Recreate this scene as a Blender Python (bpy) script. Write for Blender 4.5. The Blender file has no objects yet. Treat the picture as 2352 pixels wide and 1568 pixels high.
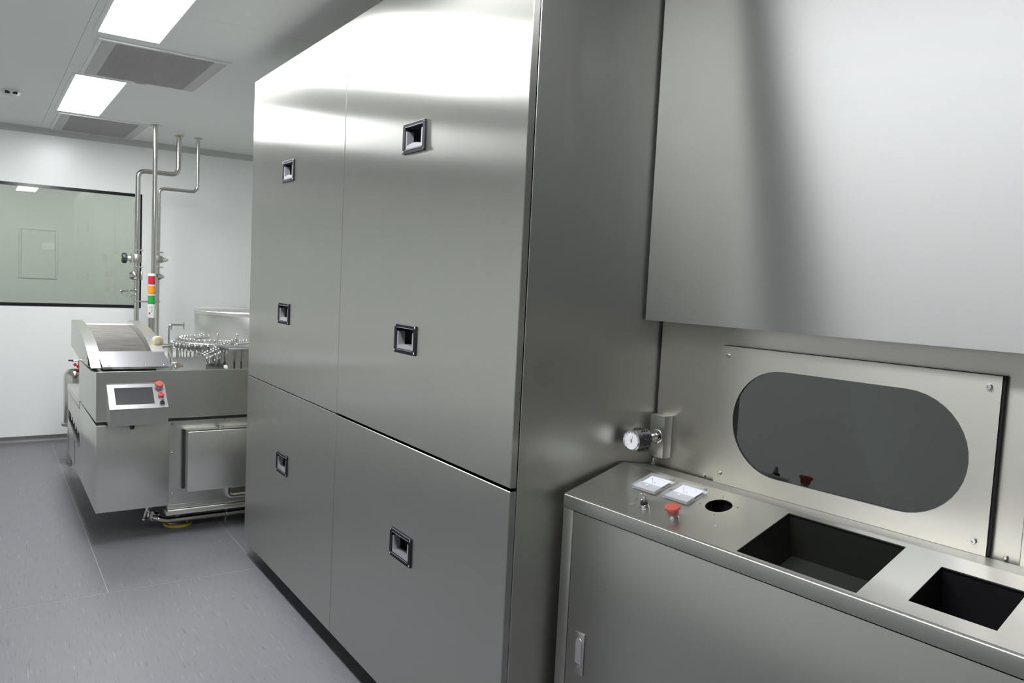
import bpy, bmesh, math, random
from mathutils import Vector, Matrix
random.seed(7)
S = bpy.context.scene
COL = S.collection
PI = math.pi

# ------------------------------------------------------------------ camera
YAW, PITCH, ROLL, FPX = 0.6047, -0.0752, 0.0494, 1771.3
fw = Vector((math.sin(YAW)*math.cos(PITCH), math.cos(YAW)*math.cos(PITCH), math.sin(PITCH)))
r0 = Vector((math.cos(YAW), -math.sin(YAW), 0)); u0 = r0.cross(fw)
cr = r0*math.cos(ROLL)+u0*math.sin(ROLL); cu = -r0*math.sin(ROLL)+u0*math.cos(ROLL)
camd = bpy.data.cameras.new('camera'); cam = bpy.data.objects.new('camera', camd); COL.objects.link(cam)
camd.sensor_width = 36.0; camd.sensor_fit = 'HORIZONTAL'; camd.lens = FPX/2352*36.0
camd.clip_start = 0.02; camd.clip_end = 60
cam.matrix_world = Matrix(((cr.x, cu.x, -fw.x, -1.2088), (cr.y, cu.y, -fw.y, 0.0), (cr.z, cu.z, -fw.z, 1.6), (0, 0, 0, 1)))
S.camera = cam
# ------------------------------------------------------------------ world, exposure
w = bpy.data.worlds.new('world'); S.world = w; w.use_nodes = True
w.node_tree.nodes['Background'].inputs[0].default_value = (0.8, 0.85, 0.9, 1)
w.node_tree.nodes['Background'].inputs[1].default_value = 0.05
S.view_settings.view_transform = 'Standard'; S.view_settings.look = 'None'
S.view_settings.gamma = 1.0; S.view_settings.use_curve_mapping = False
S.view_settings.exposure = 0.0
LAMP = 44.0            # emission of each ceiling light panel
S.cycles.use_denoising = True
S.cycles.max_bounces = 10; S.cycles.glossy_bounces = 6; S.cycles.diffuse_bounces = 5; S.cycles.transparent_max_bounces = 8
S.cycles.caustics_reflective = True; S.cycles.sample_clamp_indirect = 6.0

# ------------------------------------------------------------------ geometry helpers
class B:
    def __init__(s): s.bm = bmesh.new()
    def v(s, p): return s.bm.verts.new(Vector(p))
    def box(s, x0, x1, y0, y1, z0, z1, bev=0.0, seg=2):
        c = [s.v(p) for p in ((x0,y0,z0),(x1,y0,z0),(x1,y1,z0),(x0,y1,z0),(x0,y0,z1),(x1,y0,z1),(x1,y1,z1),(x0,y1,z1))]
        fs = [s.bm.faces.new([c[i] for i in f]) for f in ((3,2,1,0),(4,5,6,7),(0,1,5,4),(1,2,6,5),(2,3,7,6),(3,0,4,7))]
        if bev > 0:
            es = list({e for f in fs for e in f.edges})
            bmesh.ops.bevel(s.bm, geom=es, offset=bev, segments=seg, profile=0.5, affect='EDGES')
        return s
    def ring(s, c, ax, r, n, ph=0.0):
        ax = Vector(ax).normalized(); a = ax.orthogonal().normalized(); b = ax.cross(a)
        return [s.v(Vector(c)+a*r*math.cos(ph+2*PI*i/n)+b*r*math.sin(ph+2*PI*i/n)) for i in range(n)]
    def bridge(s, A, Bv):
        n = len(A)
        for i in range(n): s.bm.faces.new((A[i], A[(i+1) % n], Bv[(i+1) % n], Bv[i]))
    def cyl(s, p0, p1, r, r1=None, n=20, caps=True):
        p0, p1 = Vector(p0), Vector(p1); ax = p1-p0
        A = s.ring(p0, ax, r, n); C = s.ring(p1, ax, r if r1 is None else r1, n); s.bridge(A, C)
        if caps: s.bm.faces.new(A[::-1]); s.bm.faces.new(C)
        return s
    def lathe(s, o, ax, prof, n=24):
        o = Vector(o); ax = Vector(ax).normalized(); prev = None
        for i, (r, h) in enumerate(prof):
            R = s.ring(o+ax*h, ax, max(r, 1e-5), n)
            if prev: s.bridge(prev, R)
            else: s.bm.faces.new(R[::-1])
            prev = R
        s.bm.faces.new(prev); return s
    def tube(s, pts, r, n=12):
        pts = [Vector(p) for p in pts]; prev = None; a = None
        for i, p in enumerate(pts):
            t = (pts[min(i+1, len(pts)-1)]-pts[max(i-1, 0)]).normalized()
            if a is None: a = t.orthogonal().normalized()
            a = (a-t*a.dot(t)).normalized(); b = t.cross(a)
            R = [s.v(p+a*r*math.cos(2*PI*k/n)+b*r*math.sin(2*PI*k/n)) for k in range(n)]
            if prev: s.bridge(prev, R)
            else: s.bm.faces.new(R[::-1])
            prev = R
        s.bm.faces.new(prev); return s
    def prism(s, pts, vec):
        vec = Vector(vec); A = [s.v(p) for p in pts]; C = [s.v(Vector(p)+vec) for p in pts]
        s.bm.faces.new(A[::-1]); s.bm.faces.new(C)
        n = len(A)
        for i in range(n): s.bm.faces.new((A[i], A[(i+1) % n], C[(i+1) % n], C[i]))
        return s
    def ball(s, c, r, n=12):
        bmesh.ops.create_uvsphere(s.bm, u_segments=n, v_segments=max(6, n//2), radius=r, matrix=Matrix.Translation(Vector(c))); return s
    def torus(s, c, ax, R, r, n=32, m=8, a0=0.0, a1=2*PI):
        ax = Vector(ax).normalized(); a = ax.orthogonal().normalized(); b = ax.cross(a)
        full = abs(a1-a0-2*PI) < 1e-6
        k = n if full else n+1
        pts = [Vector(c)+(a*math.cos(a0+(a1-a0)*i/n)+b*math.sin(a0+(a1-a0)*i/n))*R for i in range(k)]
        if not full: return s.tube(pts, r, m)
        rings = []
        for i, p in enumerate(pts):
            d = (p-Vector(c)).normalized()
            rings.append([s.v(p+d*r*math.cos(2*PI*j/m)+ax*r*math.sin(2*PI*j/m)) for j in range(m)])
        for i in range(k): s.bridge(rings[i], rings[(i+1) % k])
        return s
    def plate(s, outer, holes, fn, th):
        """flat plate: outline + holes in 2D, fn(u,v,h)->3D, thickness th along h (from 0 to -th)"""
        tb = bmesh.new(); edges = []
        for loop in [outer]+list(holes):
            vs = [tb.verts.new((p[0], p[1], 0)) for p in loop]
            for i in range(len(vs)): edges.append(tb.edges.new((vs[i], vs[(i+1) % len(vs)])))
        bmesh.ops.triangle_fill(tb, use_beauty=True, use_dissolve=False, edges=edges)
        tb.verts.index_update(); tb.verts.ensure_lookup_table()
        top = [s.v(fn(v.co.x, v.co.y, 0)) for v in tb.verts]; bot = [s.v(fn(v.co.x, v.co.y, -th)) for v in tb.verts]
        for f in tb.faces:
            i = [v.index for v in f.verts]
            s.bm.faces.new([top[k] for k in i]); s.bm.faces.new([bot[k] for k in i][::-1])
        for e in tb.edges:
            if len(e.link_faces) == 1:
                a, b = e.verts[0].index, e.verts[1].index
                s.bm.faces.new((top[a], top[b], bot[b], bot[a]))
        tb.free(); return s

def rrect(x0, x1, y0, y1, r, n=6):
    pts = []
    for cx, cy, a in ((x1-r, y1-r, 0), (x0+r, y1-r, PI/2), (x0+r, y0+r, PI), (x1-r, y0+r, 1.5*PI)):
        for i in range(n+1): pts.append((cx+r*math.cos(a+PI/2*i/n), cy+r*math.sin(a+PI/2*i/n)))
    return pts
def rect(x0, x1, y0, y1): return [(x0, y0), (x1, y0), (x1, y1), (x0, y1)]
def circ(x, y, r, n=32): return [(x+r*math.cos(2*PI*i/n), y+r*math.sin(2*PI*i/n)) for i in range(n)]
def fillet(pts, rad, n=8):
    pts = [Vector(p) for p in pts]; out = [pts[0]]
    for i in range(1, len(pts)-1):
        a, b, c = pts[i-1], pts[i], pts[i+1]; d1 = (a-b).normalized(); d2 = (c-b).normalized()
        half = d1.angle(d2)/2; t = min(rad/math.tan(half), (a-b).length*.49, (c-b).length*.49)
        P, Q = b+d1*t, b+d2*t
        for k in range(n+1):
            q = k/n; out.append(P*(1-q)**2+b*2*q*(1-q)+Q*q*q)
    out.append(pts[-1]); return out

def tag(o, label=None, cat=None, group=None, kind=None):
    if label: o['label'] = label
    if cat: o['category'] = cat
    if group: o['group'] = group
    if kind: o['kind'] = kind
    return o
def thing(name, label, cat, loc=(0, 0, 0), rz=0.0, group=None):
    o = bpy.data.objects.new(name, None); COL.objects.link(o); o.location = loc; o.rotation_euler = (0, 0, rz)
    o.empty_display_size = .1; o['off'] = list(loc)
    return tag(o, label, cat, group)
def obj(name, b, mat, parent=None, label=None, smooth=35, kind=None, cat=None, group=None, off=None):
    bm = b.bm
    root = parent
    while root is not None and root.parent is not None: root = root.parent
    o3 = Vector(off) if off is not None else (Vector(root['off']) if root is not None and 'off' in root else Vector((0, 0, 0)))
    bmesh.ops.translate(bm, verts=bm.verts, vec=-o3)
    bmesh.ops.recalc_face_normals(bm, faces=bm.faces)
    me = bpy.data.meshes.new(name); bm.to_mesh(me); bm.free()
    me.materials.append(mat)
    if smooth:
        for p in me.polygons: p.use_smooth = True
        me.set_sharp_from_angle(angle=math.radians(smooth))
    o = bpy.data.objects.new(name, me); COL.objects.link(o)
    if parent is not None: o.parent = parent
    elif off is not None: o.location = off
    return tag(o, label, cat, group, kind)
def struct(name, b, mat, label, cat): return obj(name, b, mat, None, label, kind='structure', cat=cat)
def copy_part(o, parent, loc):
    c = o.copy(); COL.objects.link(c); c.parent = parent; c.location = loc; return c
def text_b(txt, size, fn, depth=.0004, shear=0.0):
    cu_ = bpy.data.curves.new('t', 'FONT'); cu_.body = txt; cu_.size = size; cu_.align_x = 'CENTER'; cu_.align_y = 'CENTER'; cu_.shear = shear
    ob = bpy.data.objects.new('t', cu_); COL.objects.link(ob)
    dg = bpy.context.evaluated_depsgraph_get(); me = ob.evaluated_get(dg).to_mesh()
    b = B(); vs = [b.v(fn(v.co.x, v.co.y, depth)) for v in me.vertices]
    for p in me.polygons:
        try: b.bm.faces.new([vs[i] for i in p.vertices])
        except ValueError: pass
    ob.evaluated_get(dg).to_mesh_clear(); bpy.data.objects.remove(ob); bpy.data.curves.remove(cu_)
    return b

# ------------------------------------------------------------------ materials
def newmat(name):
    m = bpy.data.materials.new(name); m.use_nodes = True; nt = m.node_tree
    return m, nt, nt.nodes['Principled BSDF']
def N(nt, t, **k):
    n = nt.nodes.new(t)
    for a, v in k.items(): setattr(n, a, v)
    return n
def plain(name, col, rough=.5, metal=0.0, spec=.5, var=0.0, vscale=8.0, coat=0.0, ior=1.45, rv=.04):
    m, nt, p = newmat(name); p.inputs['Base Color'].default_value = (*col, 1); p.inputs['Roughness'].default_value = rough
    p.inputs['Metallic'].default_value = metal; p.inputs['Specular IOR Level'].default_value = spec; p.inputs['IOR'].default_value = ior
    p.inputs['Coat Weight'].default_value = coat
    tc = N(nt, 'ShaderNodeTexCoord'); no = N(nt, 'ShaderNodeTexNoise'); no.inputs['Scale'].default_value = vscale; no.inputs['Detail'].default_value = 4
    nt.links.new(tc.outputs['Object'], no.inputs['Vector'])
    rp = N(nt, 'ShaderNodeMapRange'); rp.inputs['To Min'].default_value = max(0, rough-rv); rp.inputs['To Max'].default_value = min(1, rough+rv)
    nt.links.new(no.outputs['Fac'], rp.inputs['Value']); nt.links.new(rp.outputs['Result'], p.inputs['Roughness'])
    if var > 0:
        mx = N(nt, 'ShaderNodeMix', data_type='RGBA'); mx.inputs['A'].default_value = (*[c*(1-var) for c in col], 1); mx.inputs['B'].default_value = (*[min(1, c*(1+var)) for c in col], 1)
        nt.links.new(no.outputs['Fac'], mx.inputs['Factor']); nt.links.new(mx.outputs['Result'], p.inputs['Base Color'])
    return m
def steel(name, col=(.56, .56, .53), rough=.3, aniso=.8, spread='hor', smudge=0.0, wave=0.0, core=None):
    """brushed sheet: 'spread' is the direction in which the grain smears reflections"""
    m, nt, p = newmat(name); L = nt.links.new
    p.inputs['Metallic'].default_value = 1.0; p.inputs['Anisotropic'].default_value = aniso
    ge = N(nt, 'ShaderNodeNewGeometry'); tc = N(nt, 'ShaderNodeTexCoord')
    if spread in ('hor', 'ver'):
        cz = N(nt, 'ShaderNodeCombineXYZ'); cz.inputs[2].default_value = 1
        x = N(nt, 'ShaderNodeVectorMath', operation='CROSS_PRODUCT'); L(cz.outputs[0], x.inputs[0]); L(ge.outputs['Normal'], x.inputs[1]); t = x
        if spread == 'ver':
            y = N(nt, 'ShaderNodeVectorMath', operation='CROSS_PRODUCT'); L(ge.outputs['Normal'], y.inputs[0]); L(x.outputs[0], y.inputs[1]); t = y
        L(t.outputs[0], p.inputs['Tangent'])
    else:
        cz = N(nt, 'ShaderNodeCombineXYZ')
        for i in range(3): cz.inputs[i].default_value = spread[i]
        L(cz.outputs[0], p.inputs['Tangent'])
    mp = N(nt, 'ShaderNodeMapping'); L(tc.outputs['Object'], mp.inputs['Vector'])
    mp.inputs['Scale'].default_value = ((14, 14, .7) if core else (160, 160, 1.2)) if spread == 'hor' else ((3, 3, 400) if spread == 'ver' else tuple(400 if abs(c) > .5 else 3 for c in spread))
    no = N(nt, 'ShaderNodeTexNoise'); no.inputs['Scale'].default_value = 1; no.inputs['Detail'].default_value = 3; L(mp.outputs[0], no.inputs['Vector'])
    rr = N(nt, 'ShaderNodeMapRange'); rr.inputs['To Min'].default_value = rough-.02; rr.inputs['To Max'].default_value = rough+.02; L(no.outputs['Fac'], rr.inputs['Value'])
    cm = N(nt, 'ShaderNodeMix', data_type='RGBA'); cm.inputs['A'].default_value = (*[c*.985 for c in col], 1); cm.inputs['B'].default_value = (*[c*1.015 for c in col], 1)
    L(no.outputs['Fac'], cm.inputs['Factor']); rout, cout = rr.outputs['Result'], cm.outputs['Result']
    if smudge > 0:
        m2 = N(nt, 'ShaderNodeMapping'); m2.inputs['Scale'].default_value = (4, 4, 1.3); L(tc.outputs['Object'], m2.inputs['Vector'])
        n2 = N(nt, 'ShaderNodeTexNoise'); n2.inputs['Scale'].default_value = 1.3; n2.inputs['Detail'].default_value = 3; n2.inputs['Roughness'].default_value = .5; L(m2.outputs[0], n2.inputs['Vector'])
        mr = N(nt, 'ShaderNodeMapRange'); mr.inputs['From Min'].default_value = .58; mr.inputs['From Max'].default_value = .78; L(n2.outputs['Fac'], mr.inputs['Value'])
        ad = N(nt, 'ShaderNodeMath', operation='MULTIPLY_ADD'); L(mr.outputs[0], ad.inputs[0]); ad.inputs[1].default_value = smudge; L(rout, ad.inputs[2]); rout = ad.outputs[0]
    L(rout, p.inputs['Roughness']); L(cout, p.inputs['Base Color'])
    bu = N(nt, 'ShaderNodeBump'); bu.inputs['Strength'].default_value = 0.0 if core else .03; bu.inputs['Distance'].default_value = .0004; L(no.outputs['Fac'], bu.inputs['Height'])
    last = bu
    if wave > 0:
        n3 = N(nt, 'ShaderNodeTexNoise'); n3.inputs['Scale'].default_value = 1.1; n3.inputs['Detail'].default_value = 0; L(tc.outputs['Object'], n3.inputs['Vector'])
        b3 = N(nt, 'ShaderNodeBump'); b3.inputs['Strength'].default_value = 1; b3.inputs['Distance'].default_value = wave; L(n3.outputs['Fac'], b3.inputs['Height']); last = b3
        if not core: L(bu.outputs[0], b3.inputs['Normal'])
    L(last.outputs[0], p.inputs['Normal'])
    if core:   # tighter second lobe of the same brushed finish
        p2 = N(nt, 'ShaderNodeBsdfPrincipled'); p2.inputs['Metallic'].default_value = 1.0; p2.inputs['Anisotropic'].default_value = 1.0; p2.inputs['Roughness'].default_value = core[1]
        p2.inputs['Roughness'].default_value = core[1]; L(cout, p2.inputs['Base Color']); L(last.outputs[0], p2.inputs['Normal']); L(p.inputs['Tangent'].links[0].from_socket, p2.inputs['Tangent'])
        mx = N(nt, 'ShaderNodeMixShader'); mx.inputs[0].default_value = core[0]; L(p.outputs[0], mx.inputs[1]); L(p2.outputs[0], mx.inputs[2]); L(mx.outputs[0], nt.nodes['Material Output'].inputs[0])
    return m
def glass(name, tint, refl=1.5, rough=0.0, haze=0.0):
    m, nt, p = newmat(name); nt.nodes.remove(p); L = nt.links.new
    tr = N(nt, 'ShaderNodeBsdfTransparent'); tr.inputs[0].default_value = (*tint, 1)
    gl = N(nt, 'ShaderNodeBsdfGlossy'); gl.inputs['Roughness'].default_value = rough; gl.inputs[0].default_value = (.95, .98, .96, 1)
    fr = N(nt, 'ShaderNodeFresnel'); fr.inputs[0].default_value = refl; mx = N(nt, 'ShaderNodeMixShader')
    src = tr
    if haze > 0:
        df = N(nt, 'ShaderNodeBsdfDiffuse'); df.inputs[0].default_value = (.85, .86, .88, 1); m2 = N(nt, 'ShaderNodeMixShader'); m2.inputs[0].default_value = haze
        L(tr.outputs[0], m2.inputs[1]); L(df.outputs[0], m2.inputs[2]); src = m2
    L(fr.outputs[0], mx.inputs[0]); L(src.outputs[0], mx.inputs[1]); L(gl.outputs[0], mx.inputs[2]); L(mx.outputs[0], nt.nodes['Material Output'].inputs[0])
    return m
def emit(name, col, s):
    m, nt, p = newmat(name); p.inputs['Base Color'].default_value = (.8, .8, .8, 1)
    p.inputs['Emission Color'].default_value = (*col, 1); p.inputs['Emission Strength'].default_value = s; return m
def floor_mat():
    m, nt, p = newmat('grey_vinyl'); L = nt.links.new
    tc = N(nt, 'ShaderNodeTexCoord'); mp = N(nt, 'ShaderNodeMapping'); mp.inputs['Scale'].default_value = (170, 9, 1); L(tc.outputs['Object'], mp.inputs['Vector'])
    a = N(nt, 'ShaderNodeTexNoise'); a.inputs['Scale'].default_value = 1; a.inputs['Detail'].default_value = 2; L(mp.outputs[0], a.inputs['Vector'])
    cr_ = N(nt, 'ShaderNodeValToRGB'); e = cr_.color_ramp.elements
    e[0].position = .27; e[0].color = (.10, .10, .115, 1); e[1].position = .36; e[1].color = (.160, .159, .176, 1)
    x = cr_.color_ramp.elements.new(.66); x.color = (.170, .169, .186, 1); x = cr_.color_ramp.elements.new(.76); x.color = (.29, .29, .31, 1)
    L(a.outputs['Fac'], cr_.inputs[0]); L(cr_.outputs[0], p.inputs['Base Color'])
    p.inputs['Roughness'].default_value = .42; p.inputs['Specular IOR Level'].default_value = .4
    n2 = N(nt, 'ShaderNodeTexNoise'); n2.inputs['Scale'].default_value = 220; L(tc.outputs['Object'], n2.inputs['Vector'])
    bu = N(nt, 'ShaderNodeBump'); bu.inputs['Strength'].default_value = .12; bu.inputs['Distance'].default_value = .0006; L(n2.outputs['Fac'], bu.inputs['Height']); L(bu.outputs[0], p.inputs['Normal'])
    return m
def mesh_belt():
    m, nt, p = newmat('wire_belt'); L = nt.links.new
    tc = N(nt, 'ShaderNodeTexCoord'); mp = N(nt, 'ShaderNodeMapping'); mp.inputs['Scale'].default_value = (7, 240, 240); L(tc.outputs['Object'], mp.inputs['Vector'])
    a = N(nt, 'ShaderNodeTexNoise'); a.inputs['Scale'].default_value = 1; L(mp.outputs[0], a.inputs['Vector'])
    cr_ = N(nt, 'ShaderNodeValToRGB'); e = cr_.color_ramp.elements; e[0].position = .35; e[0].color = (.12, .115, .105, 1); e[1].position = .65; e[1].color = (.19, .18, .165, 1)
    L(a.outputs['Fac'], cr_.inputs[0]); L(cr_.outputs[0], p.inputs['Base Color']); p.inputs['Metallic'].default_value = .6; p.inputs['Roughness'].default_value = .62
    bu = N(nt, 'ShaderNodeBump'); bu.inputs['Strength'].default_value = .4; bu.inputs['Distance'].default_value = .002; L(a.outputs['Fac'], bu.inputs['Height']); L(bu.outputs[0], p.inputs['Normal'])
    return m

M = dict(
    cab=steel('steel_cabinet_doors', (.61, .61, .565), .44, .9, 'hor', .02, .006, (.82, .276)),
    side=steel('steel_cabinet_side', (.66, .66, .615), .34, .5, 'hor', .05, .003),
    hood=steel('steel_hood', (.32, .32, .315), .37, 1.0, 'ver', 0, .002),
    panel=steel('steel_window_panel', (.64, .62, .57), .34, .8, 'ver'),
    desk=steel('steel_desk_top', (.60, .59, .56), .33, .7, (1, 0, 0), .06),
    deskf=steel('steel_desk_front', (.50, .50, .47), .33, .6, 'hor'),
    mach=steel('steel_machine', (.76, .76, .72), .30, .6, 'hor', .05, .003),
    machh=steel('steel_machine_top', (.38, .38, .395), .36, .6, (0, 1, 0)),
    pol=plain('polished_steel', (.62, .61, .58), .16, 1.0), satin=plain('satin_steel', (.55, .54, .51), .32, 1.0),
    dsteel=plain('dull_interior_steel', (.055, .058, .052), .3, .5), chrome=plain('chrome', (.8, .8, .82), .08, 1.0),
    grip=plain('silver_grip', (.62, .62, .66), .3, .75), wall=plain('white_wall_panel', (.88, .90, .885), .27, 0, .5, .004, .8, rv=.005),
    ceil=plain('white_ceiling_panel', (.82, .84, .82), .42, 0, .35, .006, .8, rv=.01), trim=plain('white_trim', (.55, .57, .55), .4),
    seam=plain('grey_sealant', (.60, .61, .60), .6), weld=plain('pale_weld_rod', (.40, .40, .41), .5), floor=floor_mat(),
    base=plain('grey_skirting_vinyl', (.14, .145, .15), .4), black=plain('black_plastic', (.022, .022, .025), .38), gloss=plain('black_gloss', (.012, .012, .014), .15),
    bezel=plain('dark_pull_plate', (.014, .014, .018), .5, 0, .15), cup=plain('dark_cup', (.035, .036, .04), .45), rubber=plain('black_rubber', (.015, .015, .015), .6),
    red=plain('red_plastic', (.37, .075, .06), .5), red2=plain('bright_red_plastic', (.55, .03, .04), .3), amber=plain('amber_lens', (.75, .30, .015), .3),
    green=plain('green_lens', (.02, .32, .07), .3), redl=plain('red_lens', (.55, .02, .04), .3), white=plain('white_plastic', (.75, .75, .73), .4),
    card=plain('white_dial_card', (.78, .80, .84), .6), ink=plain('dark_ink', (.06, .06, .09), .6), orange=plain('orange_gasket', (.55, .24, .03), .5),
    hose=plain('cream_hose', (.66, .58, .40), .45), yellow=plain('yellow_rubber', (.62, .43, .05), .5), brass=plain('brass', (.6, .5, .3), .3, 1.0),
    dgreen=plain('dark_handwheel', (.03, .045, .05), .4), needle=plain('orange_needle', (.62, .22, .05), .5), screen=plain('dark_touchscreen', (.05, .05, .052), .22),
    vent=plain('grey_grille', (.55, .55, .54), .5, .1), ventd=plain('dark_grille_back', (.26, .26, .265), .6), vents=plain('grille_slat', (.46, .455, .455), .5, .1), belt=mesh_belt(),
    pane=glass('window_pane_glass', (.74, .77, .75), 1.6), oval=glass('smoked_pane_glass', (.22, .23, .22), 2.15), clear=glass('clear_plastic', (.93, .94, .96), 1.25, .05, .16),
    lamp=emit('lamp_diffuser', (.985, 1.0, 1.02), LAMP), dark=plain('dark_chamber', (.03, .03, .03), .7), corr=plain('corridor_paint', (.62, .645, .61), .6, 0, .4, .03, 1.2), clamp=emit('added_corridor_diffuser', (1.0, .985, .96), 24.0),  # the corridor emitter belongs to the added unseen lamps
)

# ------------------------------------------------------------------ room
ZC, YW = 2.727, 7.88
XL, XR, YB = -3.3, 1.9, -3.2
fl = struct('floor', B().box(XL, XR, YB, YW, -.12, -.0012), M['weld'], 'grey streaked vinyl floor with pale welded seams', 'floor')
g = .0017
ys = [YB, -1.1, 1.5, 4.092, YW]; xs_near = [XL, -1.86, .38, XR]; xs_far = [XL, -2.16, -1.43, -.70, .031, .76, XR]
for j in range(4):
    xs = xs_far if j == 3 else [x+(.35 if j == 1 else 0)*(0 if x in (XL, XR) else 1) for x in xs_near]
    for i in range(len(xs)-1):
        obj('vinyl_sheet', B().box(xs[i]+g, xs[i+1]-g, ys[j]+.003, ys[j+1]-.003, -.0011, 0), M['floor'], fl, smooth=0)
ce = struct('ceiling', B().box(XL, XR, YB, YW, ZC+.012, ZC+.12), M['seam'], 'pale grey clean room ceiling of large flush panels', 'ceiling')
cy = [YB, -1.85, -.44, .97, 2.38, 3.79, 5.20, 6.61, YW]; cxs = [XL, -.79, XR]
for j in range(len(cy)-1):
    for i in range(2):
        obj('ceiling_panel', B().box(cxs[i]+.0008, cxs[i+1]-.0008, cy[j]+.0011, cy[j+1]-.0011, ZC, ZC+.011), M['ceil'], ce, smooth=0)
WX0, WX1, WZ0, WZ1 = -1.145, .0165, 1.199, 2.247
wf = struct('wall_far', B().plate(rect(XL, XR, -.1, ZC+.1), [rect(WX0+.004, WX1-.004, WZ0+.004, WZ1-.004)], lambda u, v, h: (u, YW-h, v), .06), M['wall'], 'white far wall panel with a wide black framed window', 'wall')
struct('wall_left', B().box(XL-.06, XL, YB, YW, -.1, ZC+.1), M['wall'], 'white wall panel on the left of the room', 'wall')
struct('wall_right', B().box(XR, XR+.06, YB, YW, -.1, ZC+.1), M['wall'], 'white wall panel behind the tall steel cabinet', 'wall')
struct('wall_back', B().box(XL, XR, YB-.06, YB, -.1, ZC+.1), M['wall'], 'white wall panel behind the viewer', 'wall')
def cove(b, x0, x1, r=.052):
    n = 6; arc = [(YW-r*(1-math.sin(PI/2*i/n)), ZC-r*(1-math.cos(PI/2*i/n))) for i in range(n+1)]
    return b.prism([(x0, y, z) for y, z in [(YW, ZC)]+arc], (x1-x0, 0, 0))
struct('trim_1', cove(B(), XL, XR), M['trim'], 'concave pale trim where the far wall meets the ceiling', 'trim')
b = B(); n = 6; r = .035
arc = [(YW-r*(1-math.sin(PI/2*i/n))-.004, r*(1-math.cos(PI/2*i/n))) for i in range(n+1)]
b.prism([(XL, y, z) for y, z in [(YW, 0)]+arc+[(YW-.004, .057), (YW, .057)]], (XR-XL, 0, 0))
struct('baseboard_far', b, M['base'], 'dark grey coved vinyl skirting along the far wall', 'baseboard')
# window
wi = struct('window_1', B().plate(rect(WX0, WX1, WZ0, WZ1), [rrect(WX0+.033, WX1-.033, WZ0+.027, WZ1-.027, .03)], lambda u, v, h: (u, YW-.004-h, v), .03), M['gloss'], 'wide fixed window with black frame and rounded inner corners', 'window')
obj('window_pane', B().box(WX0+.006, WX1-.006, YW+.008, YW+.014, WZ0+.006, WZ1-.006), M['pane'], wi, 'greenish reflective window pane', smooth=0)
# corridor behind the window
struct('wall_corridor', B().box(XL, XR, 9.9, 9.96, -.1, ZC+.1), M['corr'], 'pale corridor wall seen dimly through the window', 'wall')
struct('floor_corridor', B().box(XL, XR, YW+.061, 9.9, -.1, 0), M['base'], 'grey corridor floor beyond the far window', 'floor')
struct('ceiling_corridor', B().box(XL, XR, YW+.061, 9.9, ZC, ZC+.1), M['ceil'], 'pale corridor ceiling beyond the far window', 'ceiling')
struct('wall_corridor_end', B().box(XL-.06, XL, YW+.061, 9.9, -.1, ZC+.1), M['corr'], 'pale end wall of the corridor beyond the far window', 'wall')
struct('wall_corridor_side', B().box(XR, XR+.06, YW+.061, 9.9, -.1, ZC+.1), M['corr'], 'pale side wall of the corridor beyond the far window', 'wall')
for k, cxx in enumerate((-1.6, .2)):  # added lamps, out of view, that brighten the corridor behind the pane
    t = thing('added_corridor_light', 'added unseen light brightening the corridor beyond the window, '+('left' if k == 0 else 'right')+' one', 'ceiling light', (cxx, 8.9, ZC), 0, 'added corridor lights')
    obj('frame', B().plate(rect(cxx-.62, cxx+.62, 8.73, 9.07), [rect(cxx-.6, cxx+.6, 8.75, 9.05)], lambda u, v, h: (u, v, ZC-.003-h), .003), M['ceil'], t, smooth=0)
    obj('diffuser', B().box(cxx-.599, cxx+.599, 8.751, 9.049, ZC-.0033, ZC-.0005), M['clamp'], t, smooth=0)
hp = thing('wall_hatch', 'faint square hatch on the corridor wall seen through the window', 'hatch', (-.695, 9.9, 1.4))
obj('hatch_frame', B().plate(rect(-.87, -.52, 1.40, 1.94), [rect(-.855, -.535, 1.415, 1.925)], lambda u, v, h: (u, 9.893-h, v), .006), M['corr'], hp, smooth=0)
obj('hatch_door', B().box(-.853, -.537, 9.896, 9.8995, 1.417, 1.923), M['corr'], hp)
obj('notice', B().box(-.665, -.545, 9.8935, 9.8958, 1.72, 1.79), M['white'], hp)

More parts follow.
